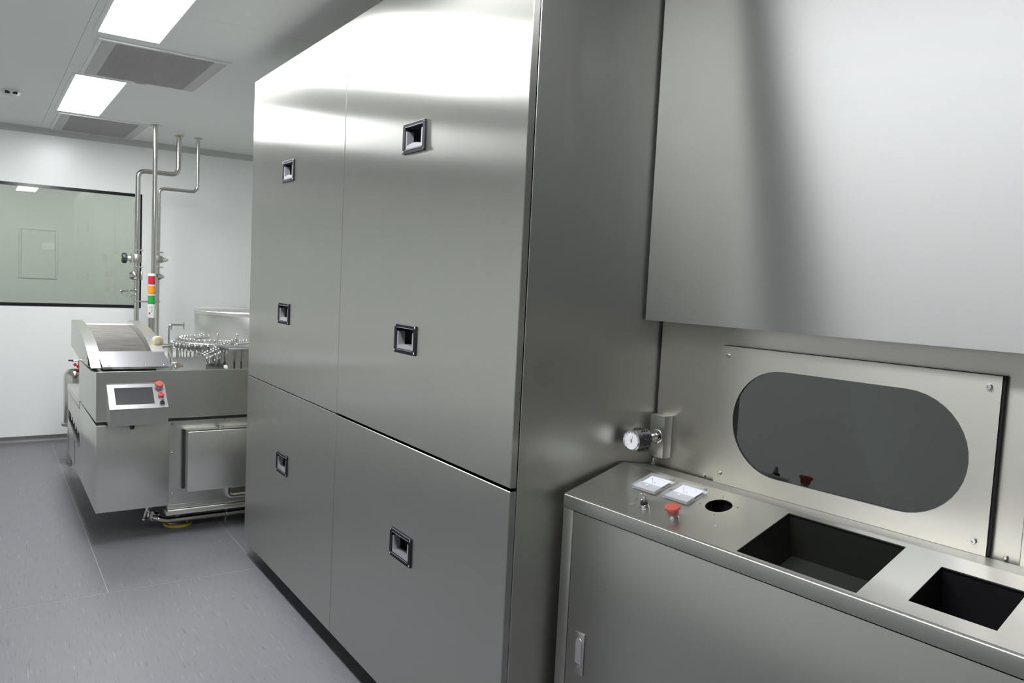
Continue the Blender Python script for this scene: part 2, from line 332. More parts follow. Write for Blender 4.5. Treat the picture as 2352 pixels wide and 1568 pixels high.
# ------------------------------------------------------------------ ceiling fittings
ORD = ['nearest the window wall', 'second from the window wall', 'third from the window wall', 'fourth from the window wall', 'fifth from the window wall']
for k in range(3):
    y1 = 6.82-2.46*k; y0 = y1-1.375; x0, x1 = -.735, -.462
    t = thing('ceiling_light', 'long rectangular white ceiling light panel, '+ORD[k], 'ceiling light', ((x0+x1)/2, (y0+y1)/2, ZC), 0, 'ceiling light panels in one row')
    obj('frame', B().plate(rect(x0-.022, x1+.022, y0-.022, y1+.022), [rect(x0, x1, y0, y1)], lambda u, v, h: (u, v, ZC-.003-h), .003), M['ceil'], t, smooth=0)
    obj('diffuser', B().box(x0+.0003, x1-.0003, y0+.0003, y1-.0003, ZC-.0033, ZC-.0005), M['lamp'], t, 'glowing white diffuser', smooth=0)
for k, (y0, y1, lb) in enumerate(((4.475, 5.365, 'large square grey ceiling air grille between the two light panels'), (6.905, 7.80, 'large square grey ceiling air grille next to the far wall'))):
    x0, x1 = -.722, -.072
    t = thing('air_grille', lb, 'air vent', ((x0+x1)/2, (y0+y1)/2, ZC), 0, 'ceiling air grilles')
    obj('frame', B().plate(rect(x0, x1, y0, y1), [rect(x0+.02, x1-.02, y0+.02, y1-.02)], lambda u, v, h: (u, v, ZC-.009-h), .009), M['ceil'], t, smooth=0)
    obj('face_plate', B().plate(rect(x0+.021, x1-.021, y0+.021, y1-.021), [rect(x0+.085, x1-.085, y0+.03, y1-.03)], lambda u, v, h: (u, v, ZC-.0085-h), .002), M['vent'], t, smooth=0)
    obj('back_plate', B().box(x0+.022, x1-.022, y0+.022, y1-.022, ZC-.003, ZC-.001), M['ventd'], t, smooth=0)
    b = B(); nn = 84
    for i in range(nn):
        x = x0+.086+(x1-x0-.172)*(i+.5)/nn; b.box(x-.0019, x+.0019, y0+.031, y1-.031, ZC-.0082, ZC-.0062)
    obj('slat', b, M['vents'], t, 'fine parallel grille slats', smooth=0, kind='stuff')
    for y in (y0+.012, y1-.012):
        obj('latch', B().box((x0+x1)/2-.03, (x0+x1)/2+.03, y-.006, y+.006, ZC-.013, ZC-.0095, .0015), M['satin'], t)
t = thing('ceiling_sensor', 'small white ceiling sensor with two dark ports', 'sensor', (-1.04, 6.33, ZC))
obj('body', B().lathe((-1.04, 6.33, ZC), (0, 0, -1), [(.055, 0), (.055, .012), (.04, .03), (.02, .033)]), M['white'], t)
for dx in (-.022, .022): obj('port', B().box(-1.04+dx-.014, -1.04+dx+.014, 6.278, 6.30, ZC-.026, ZC-.010, .002), M['black'], t)

# ------------------------------------------------------------------ tall steel cabinet
Y1, Y2, Y3 = 4.286, 3.0, 1.7222
ZT, ZS, ZB = 2.604, 1.0265, .095
cb = thing('equipment_cabinet', 'tall brushed stainless steel cabinet with four big doors and black flush pulls', 'cabinet', (.6, 3.0, 0))
b = B(); b.box(.024, 1.25, Y3, Y3+.003, ZB, ZT, .0015, 1)
obj('side_panel', b, M['side'], cb, 'plain brushed end panel')
obj('side_panel', B().box(.024, 1.25, Y1-.003, Y1, ZB, ZT), M['side'], cb)
obj('top_panel', B().box(.024, 1.25, Y3+.003, Y1-.003, ZT-.003, ZT), M['side'], cb)
obj('bottom_panel', B().box(.024, 1.25, Y3+.003, Y1-.003, ZB, ZB+.003), M['side'], cb)
obj('back_panel', B().box(1.247, 1.25, Y3+.003, Y1-.003, ZB+.003, ZT-.003), M['side'], cb)
obj('divider', B().box(.026, .06, Y3+.003, Y1-.003, ZS-.02, ZS+.02), M['dsteel'], cb)
obj('divider', B().box(.026, .06, Y2-.02, Y2+.02, ZB+.003, ZT-.003), M['dsteel'], cb)
for y in (Y3+.15, Y2, Y1-.15):
    for x in (.22, 1.1): obj('foot', B().cyl((x, y, 0), (x, y, .02), .045).cyl((x, y, .02), (x, y, ZB), .018), M['satin'], cb)
def pull(door, yc, zc):
    hw, hh = .081, .0505
    fn = lambda u, v, h: (-.0062-h, yc+u, zc+v)
    pl = obj('pull_plate', B().plate(rrect(-hw, hw, -hh, hh, .005, 3), [rrect(-hw+.017, hw-.017, -hh+.014, hh-.012, .003, 2)], fn, .0062), M['bezel'], door, 'dark rectangular flush pull')
    for (u0, u1, v0, v1) in ((-hw, hw, hh-.0016, hh), (-hw+.016, hw-.016, hh-.0125, hh-.011), (-hw+.016, hw-.016, -hh+.012, -hh+.0135)):
        obj('rim', B().box(-.0072, -.0060, yc+u0+.003, yc+u1-.003, zc+v0, zc+v1), M['grip'], door)
    a, c, e, f = yc-hw+.018, yc+hw-.018, zc-hh+.015, zc+hh-.013
    cu_ = B(); d = .045
    cu_.box(d, d+.002, a, c, e, f); cu_.box(-.002, d, a-.002, a, e, f); cu_.box(-.002, d, c, c+.002, e, f); cu_.box(-.002, d, a, c, e-.002, e); cu_.box(-.002, d, a, c, f, f+.002)
    obj('pull_cup', cu_, M['cup'], door)
    # U shaped silver grip, arched bottom bar
    W = c-a; arch = [(a+.012+(W-.024)*i/10, e+.012+.006*math.sin(PI*i/10)) for i in range(11)]
    poly = [(a+.001, f-.012), (a+.001, e+.001), (c-.001, e+.001), (c-.001, f-.012), (c-.010, f-.012)]+arch[::-1]+[(a+.010, f-.012)]
    obj('grip', B().prism([(-.004, y, z) for y, z in poly], (.026, 0, 0)), M['grip'], door, 'silver U shaped grip')
    for sy in (-1, 1):
        for sz in (-1, 1):
            obj('screw', B().lathe((-.0060, yc+sy*(hw-.007), zc+sz*(hh-.007)), (-1, 0, 0), [(.0042, 0), (.0042, .0012), (.0022, .0026)], 10), M['chrome'], door)
def door(y0, y1, z0, z1, pulls, lb):
    outer = rect(y0, y1, z0, z1)
    holes = [rect(yc-.065, yc+.065, zc-.0375, zc+.0395) for yc, zc in pulls]
    e = .0018; bd = B().plate(rect(y0+e, y1-e, z0+e, z1-e), holes, lambda u, v, h: (-h, u, v), .003)
    bd.plate(outer, holes, lambda u, v, h: (e-h, u, v), .0192)
    ri = [(y0+e, z0+e), (y1-e, z0+e), (y1-e, z1-e), (y0+e, z1-e)]; ro = [(y0, z0), (y1, z0), (y1, z1), (y0, z1)]
    vi = [bd.v((0, *q)) for q in ri]; vo = [bd.v((e, *q)) for q in ro]      # chamfered rim
    bd.bridge(vi, vo)
    d = obj('door', bd, M['cab'], cb, lb, smooth=0)
    for yc, zc in pulls: pull(d, yc, zc)
    return d
gp = .0022
door(Y3+.002, Y2-gp, ZS+.005, ZT, [(2.385, 2.075), (2.393, 1.389)], 'near upper door with two pulls')
door(Y2+gp, Y1, ZS+.002, ZT, [(3.684, 2.079), (3.697, 1.400)], 'far upper door with two pulls')
door(Y3+.0, Y2-gp-.001, ZB, ZS-.004, [(2.368, .663)], 'near lower door with one pull')
door(Y2+gp, Y1, ZB, ZS-.002, [(3.667, .670)], 'far lower door with one pull')

# ------------------------------------------------------------------ control desk and upper housing (slightly turned unit)
TH = .0771
Xc, Zf, Xfo, Zfo, Xh, Zh, Xr, Xp = .1675, 1.0076, .4075, 1.0727, .4686, 1.5083, .545, .527
YE, YN = 1.716, -1.3
OFF = (.5, 1.7, 0)
al = math.atan2(Zfo-Zf, Xfo-Xc); ca, sa = math.cos(al), math.sin(al)
def sp(s, y, h): return (Xc+s*ca-h*sa, y, Zf+s*sa+h*ca)
def sx(x): return (x-Xc)/ca
SL = (Xfo-Xc)/ca
hs = thing('upper_housing', 'overhanging stainless steel housing above the control desk with an oval viewing window', 'machine housing', OFF, TH)
obj('hood_panel', B().prism([(Xh, YN, Zh), (Xh, YE, Zh), (Xh+.004, YE, Zh), (Xh+.004, YN, Zh)], (0, 0, 2.61-Zh)), M['hood'], hs, 'large plain front sheet')
obj('hood_underside', B().box(Xh+.0045, Xr+.03, YN, YE-.002, Zh, Zh+.004), M['hood'], hs)
obj('top_panel', B().prism([(Xh+.005, YN, 2.606), (Xh+.005, YE, 2.606), (1.15, YE-.055, 2.606), (1.15, YN, 2.606)], (0, 0, .004)), M['side'], hs)
obj('end_panel', B().prism([(Xr+.01, YE-.004, 1.0), (1.15, YE-.055, 1.0), (1.15, YE-.058, 1.0), (Xr+.01, YE-.008, 1.0)], (0, 0, 1.6)), M['side'], hs)
obj('rear_panel', B().box(1.15, 1.153, YN, YE-.06, .1, 2.6), M['side'], hs)
OV = [( .9495-.1465*math.sin(PI*i/20), 1.2525+.1465*math.cos(PI*i/20)) for i in range(21)]+[(1.274+.1465*math.sin(PI*i/20), 1.2525-.1465*math.cos(PI*i/20)) for i in range(21)]
obj('back_panel', B().plate(rect(.6925, YE-.006, 1.0, Zh-.002), [rect(.79, 1.435, 1.09, 1.42)], lambda u, v, h: (Xr-h, u, v), .003), M['panel'], hs, 'recessed back panel')
obj('back_panel', B().box(Xr-.012, Xr, YN, .689, 1.05, Zh-.002, .001, 1), M['panel'], hs)
wp = obj('window_panel', B().plate(rect(.752, 1.4715, 1.0555, 1.4525), [OV], lambda u, v, h: (Xp-h, u, v), .004), M['panel'], hs, 'bolted steel plate with an oval opening')
obj('gasket', B().plate(rect(.7475, 1.468, 1.058, 1.4535), [rect(.785, 1.44, 1.085, 1.425)], lambda u, v, h: (Xp+.0045-h, u, v), Xr-Xp-.005), M['rubber'], hs)
obj('window_pane', B().box(Xp+.0045, Xp+.0085, .786, 1.439, 1.086, 1.424), M['oval'], hs, 'smoked oval window pane', smooth=0)
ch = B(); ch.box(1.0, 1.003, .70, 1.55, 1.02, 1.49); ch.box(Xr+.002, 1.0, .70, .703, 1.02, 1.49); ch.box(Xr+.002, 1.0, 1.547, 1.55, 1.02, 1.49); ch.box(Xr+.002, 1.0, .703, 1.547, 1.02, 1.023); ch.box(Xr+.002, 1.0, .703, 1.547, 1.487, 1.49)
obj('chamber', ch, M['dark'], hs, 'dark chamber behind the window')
for y, z in ((1.448, 1.4235), (1.450, 1.083), (.776, 1.427), (.778, 1.083)):
    sc = obj('screw', B().lathe((Xp, y, z), (-1, 0, 0), [(.0068, 0), (.0068, .003), (.0055, .006), (.003, .006), (.0028, .003)], 16), M['chrome'], wp)
for y in (1.515, .718): obj('screw', B().lathe((Xr, y, 1.0605), (-1, 0, 0), [(.005, 0), (.005, .003), (.003, .006)], 12), M['chrome'], hs)
# gauge on its box
gb = obj('gauge_box', B().box(.506, Xr, 1.6465, 1.7035, 1.0865, 1.218, .003), M['deskf'], hs, 'small steel box carrying a dial gauge')
gy, gz, gx = 1.6743, 1.152, .506
obj('flange', B().lathe((gx, gy, gz), (-1, 0, 0), [(.0225, 0), (.0225, .004), (.021, .005)], 28), M['pol'], gb)
for i in range(6):
    a = 2*PI*i/6+.4; obj('bolt', B().lathe((gx-.005, gy+.0175*math.cos(a), gz+.0175*math.sin(a)), (-1, 0, 0), [(.0026, 0), (.0021, .002)], 8), M['chrome'], gb)
obj('stem', B().cyl((gx-.005, gy, gz), (gx-.062, gy, gz), .0100), M['pol'], gb)
gd = Vector((-1, -.02, 0)).normalized(); go = Vector((gx-.052, gy, gz-.002))
obj('gauge_body', B().lathe(go, gd, [(.026, 0), (.0325, .006), (.0325, .054), (.0315, .062)], 36), M['black'], gb, 'black gauge body')
kn = B(); ga = gd.orthogonal().normalized(); gbv = gd.cross(ga)
for i in range(14):
    a = 2*PI*i/14; rd = ga*math.cos(a)+gbv*math.sin(a)
    for h in (.016, .027, .038): kn.ball(go+rd*.0325+gd*h, .0036, 6)
obj('knurl', kn, M['black'], gb)
obj('bezel', B().torus(go+gd*.063, gd, .0298, .0034, 36, 8), M['chrome'], gb)
dialc = go+gd*.0625
obj('dial', B().cyl(go+gd*.060, dialc, .0280, n=36), M['card'], gb, 'white round dial face')
up = Vector((0, 0, 1)); up = (up-gd*up.dot(gd)).normalized(); rt = up.cross(gd)
def dfn(u, v, h): return dialc+rt*u+up*v+gd*h
tk = B()
for i in range(11):
    a = math.radians(225-27*i); c0, c1 = (.0195, .0245) if i % 5 == 0 else (.0215, .0245)
    p = Vector((math.cos(a), math.sin(a))); q = Vector((-p.y, p.x))*.0005
    tk.prism([dfn(*(p*c0-q), .0003), dfn(*(p*c1-q), .0003), dfn(*(p*c1+q), .0003), dfn(*(p*c0+q), .0003)], gd*.0002)
obj('scale_marks', tk, M['ink'], gb)
nd = B(); nd.prism([dfn(-.0022, -.006, .001), dfn(.0022, -.006, .001), dfn(.0042, .0165, .001)], gd*.0005); nd.cyl(dfn(0, 0, .0005), dfn(0, 0, .0025), .003, n=12)
obj('needle', nd, M['needle'], gb, 'orange pointer')
obj('drain_plug', B().cyl((.53, 1.700, 1.058), (.53, 1.700, 1.078), .006, n=12).cyl((.53, 1.70, 1.058), (.53, 1.70, 1.062), .010, n=12), M['pol'], hs)

dk = thing('control_desk', 'stainless steel control desk with sloped top, cut-outs, meters and a red emergency stop', 'control desk', OFF, TH)
HB = rect(sx(.1803), sx(.3918), .862, 1.146); HK = rect(sx(.2127), sx(.3583), .618, .7745)
scr = [circ(sx(.3339)+dx, 1.310+dy, .0022, 8) for dx, dy in ((.045, .019), (.017, -.046), (-.045, -.019), (-.017, .046))]
obj('sloped_top', B().plate(rect(.0065, SL, YN, YE), [HB, HK, circ(sx(.3339), 1.310, .0345, 40)]+scr, sp, .003), M['desk'], dk, 'sloped brushed worktop')
obj('rear_ledge', B().prism([(Xfo, YN, Zfo), (Xr-.013, YN, 1.0540), (Xr-.013, YN, 1.0510), (Xfo, YN, Zfo-.003)], (0, YE-YN-.002, 0)), M['desk'], dk, 'narrow flat strip behind the sloped top')
n = 5; rr_ = .0075
prof = [(Xc, .9695), (Xc, Zf-rr_)]+[(Xc+rr_-rr_*math.cos((PI/2)*i/n), Zf-rr_+rr_*math.sin((PI/2)*i/n)) for i in range(1, n+1)]+[(Xc+rr_, .9695)]
obj('front_rail', B().prism([(x, YN, z) for x, z in prof], (0, YE-YN, 0)), M['deskf'], dk, 'front edge rail with bright rounded edge', smooth=60)
obj('corner_post', B().box(Xc, Xc+.03, 1.675, YE, .02, .969, .002), M['deskf'], dk)
obj('side_panel', B().prism([(Xc+.031, YE-.003, .02), (Xr-.02, YE-.003, .02), (Xr-.02, YE-.003, 1.04), (Xfo, YE-.003, Zfo-.006), (Xc+.031, YE-.003, Zf)], (0, .002, 0)), M['deskf'], dk)
dd = obj('desk_door', B().box(Xc+.0015, Xc+.02, .10, 1.6735, .06, .967, .0015), M['deskf'], dk, 'plain desk door with flat latch')
obj('desk_door', B().box(Xc+.0015, Xc+.02, YN, .096, .06, .967, .0015), M['deskf'], dk)
obj('plinth', B().box(Xc+.05, Xr-.05, YN+.02, 1.66, 0, .06), M['dsteel'], dk)
obj('rear_frame', B().box(Xr-.02, Xr-.004, YN, YE-.01, .06, 1.03), M['dsteel'], dk)
# latch
lt = obj('latch_plate', B().box(Xc-.0025, Xc+.0015, 1.6005, 1.6375, .513, .634, .0015), M['satin'], dd, 'flat silver latch plate')
obj('latch_lever', B().prism([(Xc-.0052, y, z) for y, z in [(1.619+.0115*math.cos(a), .606+.0115*math.sin(a)) for a in [PI*i/10 for i in range(11)]]+[(1.619-.0115*math.cos(a), .545-.0115*math.sin(a)) for a in [PI*i/10 for i in range(11)]]], (.0028, 0, 0)), M['grip'], dd)
obj('latch_button', B().prism([(Xc-.0070, y, z) for y, z in [(1.619+.0095*math.cos(a), .545+.002+.0105*math.sin(a)) for a in [PI+PI*i/10 for i in range(11)]]], (.004, 0, 0)), M['chrome'], dd)
# bins under the cut-outs
def bin_(h, depth, mat, nm, lb):
    (s0, y0), (s1, _), (_, y1), _ = h; b = B(); e = .004; t_ = .002
    def bx(a0, a1, c0, c1, h0, h1): b.prism([sp(a0, c0, h0), sp(a1, c0, h0), sp(a1, c1, h0), sp(a0, c1, h0)], Vector(sp(0, 0, h1))-Vector(sp(0, 0, h0)))
    bx(s0-e, s1+e, y0-e, y1+e, -depth-t_, -depth)
    bx(s0-e, s0-e+t_, y0-e, y1+e, -depth, -.0032); bx(s1+e-t_, s1+e, y0-e, y1+e, -depth, -.0032)
    bx(s0-e+t_, s1+e-t_, y0-e, y0-e+t_, -depth, -.0032); bx(s0-e+t_, s1+e-t_, y1+e-t_, y1+e, -depth, -.0032)
    return obj(nm, b, mat, dk, lb)
bin_(HB, .12, M['dsteel'], 'waste_bin', 'dark square well in the desk top')
bin_(HK, .12, M['black'], 'waste_bin', 'smaller dark square well in the desk top')
bin_(rect(sx(.3339)-.036, sx(.3339)+.036, 1.274, 1.346), .09, M['black'], 'round_well', 'dark round hole')
# two analogue meters
def meter(y0, y1, lb, red):
    s0, s1 = sx(.2878)+.0035, sx(.3725)+.0035
    mt = obj('analog_meter', B().plate(rrect(s0, s1, y0, y1, .002, 2), [], lambda u, v, h: sp(u, v, .0125+h), .0100), M['clear'], dk, lb)
    obj('gasket', B().plate(rect(s0+.004, s1-.004, y0+.004, y1-.004), [], lambda u, v, h: sp(u, v, .0022+h), .0019), M['orange'], mt)
    sm, yc = s0+(s1-s0)*.42, (y0+y1)/2
    obj('dial_card', B().plate(rect(sm, s1-.006, y0+.007, y1-.007), [], lambda u, v, h: sp(u, v, .0070+h), .0012), M['card'], mt, 'white dial card')
    obj('lower_cover', B().plate(rect(s0+.003, sm-.001, y0+.004, y1-.004), [], lambda u, v, h: sp(u, v, .0085+h), .006), plainfrost, mt)
    f = lambda u, v, h: sp(sm+.012+v, yc-u, .0074+h)
    obj('lettering', text_b('A', .011, f, .0002, .3), M['ink'], mt)
    tb = B()
    for i in range(13):
        a = math.radians(140-100*i/12); rr0 = .030; ln = .004 if i % 3 == 0 else .002
        o_ = lambda rad, aa, w_: (rad*math.cos(aa)-w_*math.sin(aa), -.004+rad*math.sin(aa)*.95+w_*math.cos(aa))
        q = [f(*o_(rr0, a, -.0003), .0002), f(*o_(rr0+ln, a, -.0003), .0002), f(*o_(rr0+ln, a, .0003), .0002), f(*o_(rr0, a, .0003), .0002)]
        tb.prism(q, Vector(sp(0, 0, .0001))-Vector(sp(0, 0, 0)))
    obj('scale_marks', tb, M['ink'], mt)
    nb = B(); nb.prism([f(-.0005, -.010, .0006), f(.0005, -.010, .0006), f(-.0235, .021, .0006), f(-.0245, .020, .0006)], Vector(sp(0, 0, .0003))-Vector(sp(0, 0, 0)))
    obj('needle', nb, M['redl'] if red else M['ink'], mt)
    obj('zero_screw', B().lathe(sp(s0+.020, yc, .0121), Vector(sp(0, 0, 1))-Vector(sp(0, 0, 0)), [(.0038, 0), (.0038, .0012), (.003, .0016)], 16), M['white'], mt)
plainfrost = plain('frosted_plastic', (.42, .42, .43), .3)
NU = Vector(sp(0, 0, 1))-Vector(sp(0, 0, 0))
meter(1.488, 1.5725, 'clear square ammeter nearest the tall cabinet', False)
meter(1.376, 1.4610, 'clear square ammeter beside the round hole', True)
# emergency stop
es = obj('emergency_stop', B().lathe(sp(sx(.2225), 1.364, 0), NU, [(.0125, .011), (.0145, .0135), (.0155, .023), (.0195, .027), (.0208, .0305), (.0195, .0335), (.013, .0355), (.004, .036)], 36), M['red'], dk, 'red mushroom emergency stop button')
obj('collar', B().lathe(sp(sx(.2225), 1.364, 0), NU, [(.0135, 0), (.0135, .0025), (.0118, .0030), (.0118, .0115)], 28), M['chrome'], es)
# key switch
ky = sp(sx(.2230), 1.462, 0)
ks = obj('key_switch', B().lathe(ky, NU, [(.0128, 0), (.0128, .003), (.0115, .0035), (.0115, .012), (.0105, .013)], 28), M['chrome'], dk, 'chrome key switch with key ring')
obj('barrel', B().lathe(ky, NU, [(.0100, .0128), (.0092, .021), (.006, .022)], 24), M['black'], ks)
kp = Vector(ky)+NU*.020
obj('inserted_key', B().prism([kp+Vector((-.0012, -.004, -.002)), kp+Vector((-.0012, .004, -.002)), kp+Vector((-.0012, .006, .016)), kp+Vector((-.0012, .002, .022)), kp+Vector((-.0012, -.004, .017))], (.0022, 0, 0)), M['satin'], ks)
rc = kp+Vector((-.004, .006, .012))
obj('key_ring', B().torus(rc, (.8, .35, .25), .0092, .0007, 28, 6), M['chrome'], ks, 'thin wire key ring')
k0 = rc+Vector((-.003, .002, -.010)); kd = Vector((-.35, .78, -.50)).normalized(); kn_ = Vector((.86, .45, .25)); kn_ = (kn_-kd*kn_.dot(kd)).normalized(); kw = kd.cross(kn_)
disc = [k0+kd*.005+(kd*math.cos(2*PI*i/20)+kw*math.sin(2*PI*i/20))*.0092 for i in range(20)]
kb = B(); kb.prism(disc, kn_*.0016)
bl = [(.012, .0028), (.030, .0028), (.034, .0008), (.034, -.0020), (.030, -.0024), (.027, -.0014), (.025, -.0024), (.022, -.0014), (.019, -.0026), (.012, -.0026)]
kb.prism([k0+kd*a+kw*c for a, c in bl], kn_*.0016)
obj('hanging_key', kb, M['satin'], ks, 'flat steel key')
obj('mark', B().lathe(sp(sx(.2472), 1.2549, 0), NU, [(.003, 0), (.002, .0006)], 8), M['weld'], dk)


# ------------------------------------------------------------------ process machine in the background
mc = thing('process_machine', 'stainless steel bottle processing machine with tilted touchscreen and mesh infeed chute', 'machine', (0, 5.5, 0))
XA, YF = -.690, 4.75
def P(name, b, m='mach', lb=None, par=None, **k): return obj(name, b, M[m] if isinstance(m, str) else m, par or mc, lb, **k)
P('front_panel', B().box(XA, .95, YF, YF+.012, .722, 1.002, .0015, 1), lb='wide upper front sheet')
P('front_strip', B().box(XA+.004, .95, YF+.012, YF+.02, .703, .722), 'dsteel')
P('side_plate', B().prism([(XA, YF+.0125, .722), (XA, 5.63, .722), (XA, 5.63, .972), (XA, 4.95, .978), (XA, YF+.0125, 1.0)], (.012, 0, 0)), lb='left side sheet')
P('lower_cabinet', B().box(XA+.003, -.308, YF-.001, 5.60, .207, .702, .003), lb='lower front box')
P('deck', B().box(XA+.012, .95, YF+.0125, 5.635, .905, .93), 'machh')
P('rear_body', B().box(-.30, .95, 5.64, 6.80, .20, .93, .003))
P('lower_panel', B().box(-.302, .95, 4.822, 4.832, .187, .702, .001, 1), lb='lower screwed panel')
P('lower_frame', B().box(-.30, .95, 4.84, 5.62, .20, .70), 'dsteel')
P('base_channel', B().box(-.30, .95, 4.825, 4.86, .160, .187))
P('base_beam', B().box(-.311, .95, 4.80, 4.87, .130, .157, .002), lb='long base beam')
for x, z in ((-.283, .672), (-.281, .502), (-.277, .262), (-.14, .690), (.019, .692), (.17, .694)):
    P('screw', B().lathe((x, 4.822, z), (0, -1, 0), [(.006, 0), (.006, .003), (.003, .005)], 10), 'chrome')
for x, y in ((-.2, 5.03), (.6, 5.03), (-.2, 6.6), (.6, 6.6)):
    ft = P('support_foot', B().lathe((x, y, 0), (0, 0, 1), [(.060, .0135), (.055, .022), (.018, .03), (.016, .205)], 24), 'satin', 'round levelling foot')
    P('foot_pad', B().lathe((x, y, 0), (0, 0, 1), [(.082, 0), (.085, .006), (.078, .013)], 28), 'yellow', 'yellow foot pad', par=ft)
# touchscreen console
x0, x1 = -.640, -.345
hb = P('touchscreen_console', B().prism([(x0, YF-.001, .9285), (x0, YF-.015, .9285), (x0, 4.600, .8125), (x0, 4.600, .722), (x0, YF-.001, .722)], (x1-x0, 0, 0)), 'mach', 'tilted touchscreen console', smooth=10)
pa, pb = Vector((x0, 4.600, .8125)), Vector((x0, YF-.015, .9285)); ev = (pb-pa); HV = ev.length; ev.normalize(); en = Vector((1, 0, 0)).cross(ev)
def hf(u, v, h): return pa+Vector((1, 0, 0))*u+ev*v+en*(h+.003)
W = x1-x0
P('face_plate', B().plate(rect(0, W, 0, HV), [rect(.115*W, .775*W, .17*HV, .86*HV)], hf, .0025), 'machh', 'bright face plate', par=hb, smooth=0)
P('screen', B().plate(rect(.115*W, .775*W, .17*HV, .86*HV), [], lambda u, v, h: hf(u, v, h-.0022), .0005), 'screen', 'dark blank touchscreen', par=hb, smooth=0)
def button(u, v, prof, cm, lb, coll):
    o_ = hf(u*W, v*HV, 0); bt = P('button', B().lathe(o_, en, prof, 20), cm, lb, par=hb); P('button_collar', B().lathe(o_, en, coll, 16), 'chrome', par=hb)
button(.885, .83, [(.010, .016), (.013, .020), (.0225, .026), (.0225, .032), (.019, .036), (.006, .037)], 'red', 'red emergency stop', [(.014, 0), (.013, .016)])
button(.895, .46, [(.014, .010), (.016, .015), (.014, .020), (.004, .0215)], 'red2', 'red push button', [(.014, 0), (.013, .010)])
button(.895, .15, [(.0125, .012), (.011, .018), (.004, .018)], 'black', 'key switch', [(.0135, 0), (.0125, .012)])
P('switch_key', B().prism([hf(.895*W-.006, .15*HV, .018), hf(.895*W+.006, .15*HV, .018), hf(.895*W+.008, .15*HV+.002, .042), hf(.895*W-.008, .15*HV+.002, .042)], ev*.002), 'satin', par=hb)
P('cable_gland', B().lathe((-.523, 4.64, .722), (0, 0, -1), [(.014, 0), (.012, .024), (.009, .028)], 12), 'black', par=hb)
# electrical box with duct
eb = P('junction_box', B().box(-.214, .62, 4.722, 4.815, .281, .642, .006), 'mach', 'box with rounded edges on lower panel')
P('box_hinge', B().box(-.226, -.214, 4.80, 4.818, .285, .64), 'black', par=eb)
P('box_knob', B().lathe((-.02, 4.765, .642), (0, 0, 1), [(.016, 0), (.014, .010), (.022, .012), (.020, .016)], 20), 'pol', par=eb)
P('duct', B().tube(fillet([(.03, 4.77, .285), (.03, 4.77, .222), (.62, 4.77, .222)], .06), .022, 14), 'pol', 'bent steel duct')
P('drain_pipe', B().tube(fillet([(-.352, 5.2, .085), (-.352, 4.93, .085), (-.28, 4.93, .062), (.9, 4.93, .062)], .05), .0185, 14), 'pol', 'low drain pipe')
P('pipe_union', B().lathe((-.352, 4.985, .085), (0, -1, 0), [(.02, 0), (.036, .004), (.036, .026), (.022, .036)], 20), 'pol')
P('pipe_valve', B().tube([(-.385, 4.94, .085), (-.41, 4.93, .09), (-.40, 4.93, .13), (-.385, 4.93, .16)], .006, 8).ball((-.41, 4.93, .085), .011), 'pol')
P('pipe_clip', B().torus((.066, 4.93, .062), (1, 0, 0), .021, .005, 20, 6).cyl((.066, 4.945, 0), (.066, 4.945, .05), .005, n=8).cyl((.066, 4.93, .078), (.066, 4.93, .10), .006, n=8), 'satin')
# infeed chute
G = [(6.206, 1.193), (5.98, 1.187), (5.732, 1.173), (5.57, 1.150), (5.416, 1.123), (5.22, 1.065), (5.229, 1.020), (5.637, .976), (6.226, 1.011)]
for xa, xb in ((-.687, -.623), (-.331, -.257)):
    P('chute_guard', B().prism([(xa, y, z) for y, z in G], (xb-xa, 0, 0)), 'mach', 'curved side guard of the chute', smooth=30)
lip = [(5.23, 1.066), (5.12, 1.032), (5.02, .992)]
P('chute_lip', B().prism([(-.687, y, z) for y, z in lip]+[(-.687, y, z-.004) for y, z in lip[::-1]], (.064, 0, 0)), 'machh')
bp = [(6.20, 1.158), (6.05, 1.151), (5.85, 1.137), (5.65, 1.112), (5.48, 1.083), (5.30, 1.045), (5.10, .985), (4.97, .945)]
bp = [tuple(v)[1:] for v in fillet([(0, *p) for p in bp], .5, 5)]
be = P('mesh_belt', B().prism([(-.622, y, z) for y, z in bp]+[(-.622, y, z-.006) for y, z in bp[::-1]], (.290, 0, 0)), 'belt', 'woven wire conveyor belt')
rb = B(); LN = [0]
for i in range(1, len(bp)): LN.append(LN[-1]+math.dist(bp[i], bp[i-1]))
for k in range(120):
    d = LN[-1]*(k+.5)/120; i = max(j for j in range(len(LN)) if LN[j] <= d); i = min(i, len(bp)-2); q = (d-LN[i])/(LN[i+1]-LN[i])
    y, z = bp[i][0]*(1-q)+bp[i+1][0]*q, bp[i][1]*(1-q)+bp[i+1][1]*q; rb.cyl((-.621, y, z+.001), (-.333, y, z+.001), .0028, n=6, caps=False)
obj('belt_rod', rb, M['belt'], be, 'fine cross rods of the belt', kind='stuff')
P('rear_roller', B().cyl((-.622, 6.205, 1.158), (-.332, 6.205, 1.158), .012), 'satin')
P('chute_support', B().box(-.64, -.30, 5.64, 6.15, .931, 1.0), 'mach')
for x in (-.672, -.638): P('chute_rail', B().box(x, x+.016, 4.80, 5.22, .945, .965), 'pol')
cv = P('cover_plate', B().prism([(-.634, 4.95, .999), (-.634, 5.26, 1.058), (-.634, 5.258, 1.064), (-.634, 4.948, 1.005)], (.37, 0, 0)), 'machh', 'smooth slanted cover plate', smooth=10)
P('cover_lip', B().box(-.634, -.264, 4.935, 4.952, .992, 1.0055), 'machh', par=cv)
for i in range(4): P('screw', B().ball((-.60+.098*i, 4.965, 1.008), .0065, 8), 'chrome', par=cv)
P('hinge_rod', B().cyl((-.225, 5.27, 1.075), (-.252, 4.86, .985), .0075, n=12), 'chrome')
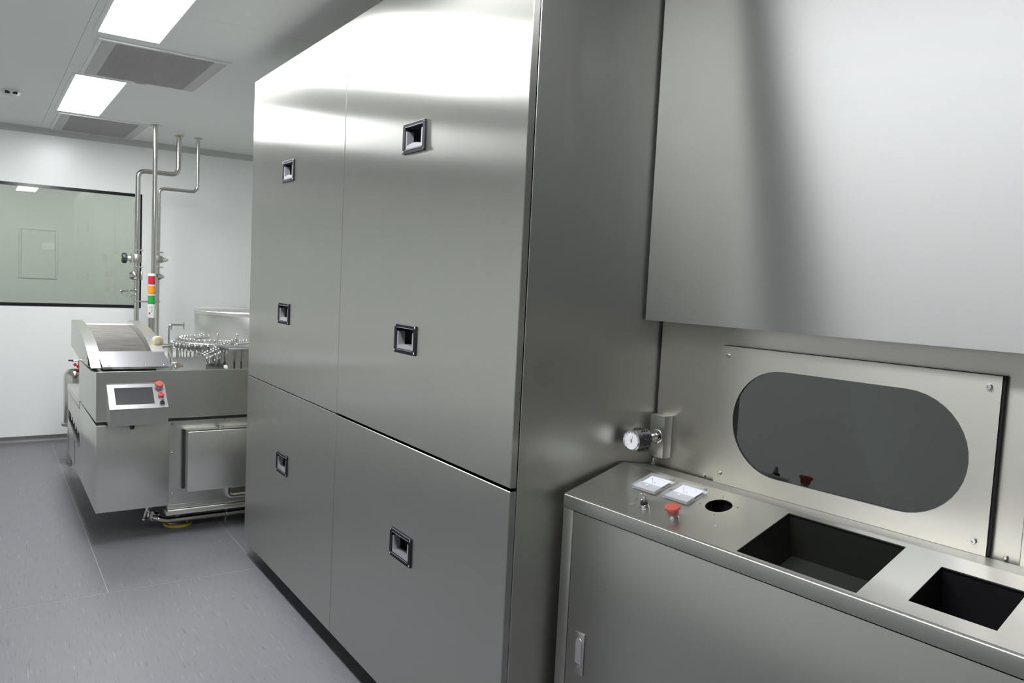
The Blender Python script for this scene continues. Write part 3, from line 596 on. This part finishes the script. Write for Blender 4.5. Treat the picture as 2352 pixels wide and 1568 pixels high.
P('rod_clamp', B().box(-.262, -.225, 4.94, 4.98, .992, 1.026, .003), 'satin')
P('rod_knob', B().cyl((-.225, 4.96, 1.004), (-.200, 4.96, 1.004), .0115, .009), 'brass', 'small brass knob')
P('cream_hose', B().tube(fillet([(-.30, 5.35, 1.075), (-.30, 5.35, 1.135), (-.255, 5.37, 1.140), (-.235, 5.42, 1.06)], .035), .0135, 12), 'hose', 'short cream rubber hose')
P('hose_clamp', B().torus((-.30, 5.35, 1.085), (0, 0, 1), .015, .004, 20, 6).cyl((-.30, 5.35, 1.062), (-.30, 5.35, 1.078), .020, n=16), 'chrome')
P('cross_tube', B().cyl((-.285, 5.33, 1.088), (-.19, 5.33, 1.092), .0125), 'pol').parent = mc
P('tube_plate', B().box(-.20, -.19, 5.32, 5.36, .93, 1.09), 'satin')
# tray, drum and rotary grippers
P('tray_wall', B().box(-.188, .006, 5.30, 5.306, .931, 1.016), 'mach')
P('tray_wall', B().box(.006, .012, 5.306, 5.56, .931, 1.016), 'mach')
DC = (.675, 6.22)
dr_ = P('drum', B().lathe((*DC, .93), (0, 0, 1), [(.53, 0), (.53, .352), (.527, .357), (.02, .358)], 72), 'mach', 'large round drum housing')
P('drum_band', B().lathe((*DC, 1.255), (0, 0, 1), [(.531, 0), (.5335, .002), (.5335, .024), (.531, .027)], 72), 'mach', par=dr_)
CC = Vector((.185, 5.74, 0)); RC = .272
cz = P('gripper_ring', B().lathe((CC.x, CC.y, 1.03), (0, 0, 1), [(RC, 0), (RC, .050), (RC-.006, .056), (RC-.03, .056), (RC-.032, .045), (RC-.10, .045)], 64), 'satin', 'rotating gripper ring')
P('ring_hub', B().lathe((CC.x, CC.y, .93), (0, 0, 1), [(.06, 0), (.06, .14), (.14, .142), (.14, .155), (.03, .16)], 32), 'mach')
gm = None
for i in range(44):
    a = 2*PI*i/44; d = Vector((math.cos(a), math.sin(a), 0)); p = Vector((CC.x, CC.y, 1.07))+d*(RC-.002)
    if gm is None:
        q = B(); q.cyl((0, 0, 0), (.022, 0, 0), .0045, n=8); q.ball((.024, 0, 0), .0075, 8); q.cyl((-.03, 0, .020), (.004, 0, .020), .0035, n=8); q.ball((-.02, 0, .026), .0075, 8); q.cyl((.008, 0, -.028), (.008, 0, .004), .004, n=8); q.ball((.010, 0, -.030), .006, 8)
        gm = obj('gripper', q, M['chrome'], cz, 'small chrome gripper', off=(0, 0, 0)); o = gm
    else: o = gm.copy(); COL.objects.link(o)
    o.parent = cz; o.location = p-Vector(mc['off']); o.rotation_euler = (0, 0, a); o.scale = (1.25, 1.25, 1.25)
rm = None
for i in range(48):
    a = 2*PI*i/48; p = Vector((CC.x+(RC-.008)*math.cos(a), CC.y+(RC-.008)*math.sin(a), .932))
    if rm is None: rm = obj('guide_rod', B().cyl((0, 0, 0), (0, 0, .098), .0026, n=8), M['satin'], cz, off=(0, 0, 0)); o = rm
    else: o = rm.copy(); COL.objects.link(o)
    o.parent = cz; o.location = p-Vector(mc['off'])
tr_a, tr_b = Vector((.015, 5.40, .985)), Vector((.235, 5.42, 1.085))
tb_ = P('transfer_track', B().tube([tr_a, tr_b], .008, 8).tube([tr_a+Vector((0, 0, .028)), tr_b+Vector((0, 0, .028))], .005, 8), 'satin', 'sloping transfer track')
for i in range(13):
    p = tr_a.lerp(tr_b, i/12); o = gm.copy(); COL.objects.link(o); o.parent = tb_; o.location = p+Vector((0, -.006, .006))-Vector(mc['off']); o.rotation_euler = (0, 0, -PI/2+.1*((i % 3)-1))
P('bridge_plate', B().box(.113, .55, 5.14, 5.42, 1.074, 1.088, .002), 'machh')
for xa, xb in ((.116, .152), (.172, .198), (.216, .246), (.30, .34)): P('pillar', B().box(xa, xb, 5.16, 5.20, .931, 1.0735, .001, 1), 'satin')
P('small_block', B().box(.096, .113, 5.15, 5.19, .955, .975, .002), 'white')
for x, y in ((.055, 5.62), (.155, 5.60), (.275, 5.55)):
    P('knob_post', B().cyl((x, y, 1.075), (x, y, 1.138), .0035, n=8).ball((x, y, 1.142), .0105, 10), 'chrome')
rp = P('rinse_pipe', B().tube(fillet([(-.05, 6.2, .931), (-.05, 6.2, 1.163), (.058, 6.2, 1.163)], .02), .0065, 10), 'pol', 'thin bent rinse pipe')
for x, z in ((-.035, 1.155), (.052, 1.160)): P('clamp', B().torus((x, 6.2, z), (1, 0, 0), .012, .0045, 16, 6).cyl((x, 6.19, z-.03), (x, 6.19, z+.022), .0045, n=8), 'satin', par=rp)
# left console with rollers
cs = P('side_console', B().plate([(5.602, .21), (6.46, .21), (6.46, .652), (5.602, .652)], [[(5.62, .40), (5.68, .40), (6.42, .455), (6.42, .53), (6.30, .53), (5.62, .495)]], lambda u, v, h: (XA+.004-h, u, v), .01), 'mach', 'side console with slot')
P('console_top', B().box(XA+.002, -.31, 5.64, 6.47, .655, .704, .003), 'mach', par=cs)
P('console_back', B().box(XA+.10, XA+.11, 5.602, 6.46, .21, .65), 'black', par=cs)
P('console_end', B().box(XA+.004, -.31, 6.45, 6.46, .21, .65), 'mach', par=cs)
for i in range(5):
    y = 5.70+.14*i; P('roller', B().cyl((XA+.012, y, .49+.012*(i > 2)), (XA+.085, y, .49+.012*(i > 2)), .034, n=20), 'white', par=cs)
for y in (5.91, 6.35): P('console_seam', B().box(XA+.002, XA+.0045, y-.002, y+.002, .23, .395), 'black', par=cs)

# ------------------------------------------------------------------ filter tank
tk_ = thing('filter_tank', 'polished domed steel tank with red valve knobs behind the side console', 'tank', (-.606, 6.9, 0))
tx, ty = -.606, 6.9
obj('vessel', B().lathe((tx, ty, .34), (0, 0, 1), [(.072, 0), (.074, .01), (.074, .36), (.068, .39), (.05, .412), (.02, .424)], 32), M['pol'], tk_)
obj('foot_ring', B().lathe((tx, ty, .315), (0, 0, 1), [(.086, 0), (.088, .004), (.088, .020), (.07, .025)], 32), M['satin'], tk_)
for a in (0, 2.1, 4.2): obj('leg', B().cyl((tx+.06*math.cos(a), ty+.06*math.sin(a), 0), (tx+.06*math.cos(a), ty+.06*math.sin(a), .316), .012, n=12), M['satin'], tk_)
obj('valve_stem', B().cyl((tx+.03, ty-.02, .75), (tx+.03, ty-.02, .835), .008, n=12).cyl((tx-.02, ty-.02, .825), (tx+.05, ty-.02, .83), .006, n=10), M['satin'], tk_)
obj('lever', B().box(tx-.045, tx-.008, ty-.03, ty-.02, .825, .836, .003), M['dgreen'], tk_)
for dx, dz in ((.0, .800), (.02, .785), (.035, .765), (.045, .795)): obj('valve_knob', B().cyl((tx+dx, ty-.06, dz), (tx+dx, ty-.03, dz), .012, .010, n=14), M['red2'], tk_, 'red valve knob')

# ------------------------------------------------------------------ signal tower
sx_, sy_ = -.107, 6.6
st = thing('signal_tower', 'signal light tower with red, amber and green lenses on a steel pole', 'signal light', (sx_, sy_, .93))
obj('pole', B().cyl((sx_-.008, sy_, .931), (sx_-.008, sy_, 1.193), .0165), M['pol'], st)
obj('base', B().lathe((sx_, sy_, 1.190), (0, 0, 1), [(.0255, 0), (.0265, .003), (.0265, .104), (.025, .106)], 28), M['white'], st)
for nm, z0, m_ in (('green', 1.2995, 'green'), ('amber', 1.376, 'amber'), ('red', 1.4515, 'redl')):
    prof = [(.0255, 0)]+[(.0262 if i % 2 else .0255, .004+.0585*i/14) for i in range(15)]+[(.0255, .066)]
    ln_ = obj('lens', B().lathe((sx_, sy_, z0), (0, 0, 1), prof, 28), M[m_], st, nm+' lens')
    obj('lens_ring', B().lathe((sx_, sy_, z0+.066), (0, 0, 1), [(.0268, 0), (.0268, .0085)], 28), M['white'], st)
obj('cap', B().lathe((sx_, sy_, 1.526), (0, 0, 1), [(.0266, 0), (.0266, .006), (.022, .010), (.005, .011)], 28), M['white'], st)
def stick(a0, z0, w_, h_, m_, nm):
    # small label patch bent round the base, facing the room
    b = B(); pts = []
    for i in range(5):
        a = a0+w_*(i/4-.5)/.0268; pts.append((sx_+.0269*math.sin(a), sy_-.0269*math.cos(a)))
    up_ = [b.v((x, y, z0+h_)) for x, y in pts]; lo = [b.v((x, y, z0)) for x, y in pts]
    for i in range(4): b.bm.faces.new((lo[i], lo[i+1], up_[i+1], up_[i]))
    obj(nm, b, m_, st)
stick(-.65, 1.219, .013, .015, M['redl'], 'sticker'); stick(-.05, 1.238, .008, .020, plain('blue_sticker', (.12, .42, .62), .4), 'sticker')
stick(-.3, 1.262, .030, .022, M['vent'], 'sticker')

# ------------------------------------------------------------------ pipes from the ceiling
def clampb(x, y, z, r): return B().lathe((x, y, z-.006), (0, 0, 1), [(r+.006, 0), (r+.014, .003), (r+.014, .009), (r+.006, .012)], 24).box(x+r+.010, x+r+.026, y-.008, y+.004, z-.007, z+.007, .002).cyl((x-r-.028, y, z), (x-r-.008, y, z), .005, n=8)
def flangeb(x, y, r): return B().lathe((x, y, ZC), (0, 0, -1), [(r+.022, 0), (r+.022, .004), (r+.004, .010)], 28)
px, py = -.048, 6.876
t = thing('conduit_pipe', 'straight vertical steel pipe from the ceiling behind the signal tower', 'pipe', (px, py, ZC), 0, 'pipes dropping from the ceiling')
obj('tube', B().tube(fillet([(px, py, ZC), (px, py, .80), (px, 6.801, .80)], .03), .0185, 16), M['pol'], t); obj('ceiling_flange', flangeb(px, py, .0185), M['satin'], t)
py = 7.2535; xa, xb, zb = .203, -.115, 2.392
t = thing('supply_pipe', 'thick bent steel pipe with black handwheel valve in front of the window edge', 'pipe', (xb, py, 0), 0, 'pipes dropping from the ceiling')
obj('tube', B().tube(fillet([(xa, py, ZC), (xa, py, zb), (xb, py, zb), (xb, py, .35), (xb, 6.801, .35)], .065), .0205, 16), M['pol'], t)
obj('ceiling_flange', flangeb(xa, py, .0205), M['brass'], t)
for z in (1.7246, 1.581): obj('clamp', clampb(xb, py, z, .0205), M['satin'], t)
va = obj('valve_body', B().box(xb-.026, xb+.026, py-.026, py+.026, 1.615, 1.69, .006).box(xb-.050, xb-.044, py-.035, py+.035, 1.612, 1.695, .003).cyl((xb-.05, py, 1.653), (xb-.082, py, 1.653), .026, .022), M['satin'], t, 'diaphragm valve body')
hw_ = B().lathe((xb-.078, py, 1.653), (-1, 0, 0), [(.034, 0), (.044, .006), (.046, .026), (.040, .038), (.012, .040)], 18)
obj('handwheel', hw_, M['dgreen'], va, 'dark handwheel'); obj('wheel_cap', B().cyl((xb-.1175, py, 1.653), (xb-.121, py, 1.653), .010), M['yellow'], va)
obj('check_disc', B().lathe((xb-.028, py-.02, 1.507), (-.4, -1, 0), [(.036, 0), (.036, .010), (.026, .018), (.006, .022)], 28), M['pol'], t, 'round steel disc fitting')
obj('lever', B().box(xb+.03, xb+.044, py-.01, py+.01, 1.47, 1.545, .003), M['satin'], t)
sv = obj('sample_valve', B().cyl((xb, py-.02, 1.385), (xb-.125, py-.03, 1.372), .0075, n=12).ball((xb-.01, py-.025, 1.385), .016).ball((xb-.125, py-.03, 1.372), .012).cyl((xb-.12, py-.03, 1.385), (xb-.12, py-.03, 1.345), .007, n=10), M['pol'], t, 'small sample valve')
obj('valve_lever', B().tube([(xb-.05, py-.03, 1.40), (xb-.07, py-.035, 1.36), (xb-.085, py-.035, 1.33)], .005, 8).tube([(xb-.03, py-.03, 1.35), (xb-.05, py-.03, 1.325), (xb-.04, py-.03, 1.30)], .008, 8), M['satin'], sv)
obj('brace', B().cyl((xb, py-.022, 1.289), (.028, py-.018, 1.289), .0065, n=10).lathe((xb, py, 1.281), (0, 0, 1), [(.027, 0), (.027, .016)], 20), M['satin'], t)
xa, xb, zb = .360, .0505, 2.262; py = 7.25; r_ = .0145
t = thing('return_pipe', 'thin bent steel pipe with valves, rightmost of the ceiling pipes', 'pipe', (xb, py, 0), 0, 'pipes dropping from the ceiling')
obj('tube', B().tube(fillet([(xa, py, ZC), (xa, py, zb), (xb, py, zb), (xb, py, .40), (xb, 6.801, .40)], .05), r_, 14), M['pol'], t)
obj('ceiling_flange', flangeb(xa, py, r_), M['satin'], t)
for z in (1.717, 1.589): obj('clamp', clampb(xb, py, z, r_), M['satin'], t)
va = obj('valve_body', B().box(xb-.040, xb+.030, py-.024, py+.024, 1.625, 1.688, .005), M['satin'], t, 'square valve body')
obj('valve_knob', B().lathe((xb+.030, py, 1.653), (1, 0, 0), [(.024, 0), (.024, .012), (.016, .014), (.018, .034), (.010, .036), (.010, .048)], 16), M['satin'], va)
obj('collar', B().lathe((xb, py, 1.281), (0, 0, 1), [(.0195, 0), (.0195, .016)], 20), M['satin'], t)
obj('check_fitting', B().lathe((xb, py-.01, 1.507), (1, 0, 0), [(.034, -.005), (.030, .010), (.006, .048)], 20).ball((xb-.03, py-.015, 1.515), .018), M['pol'], t)
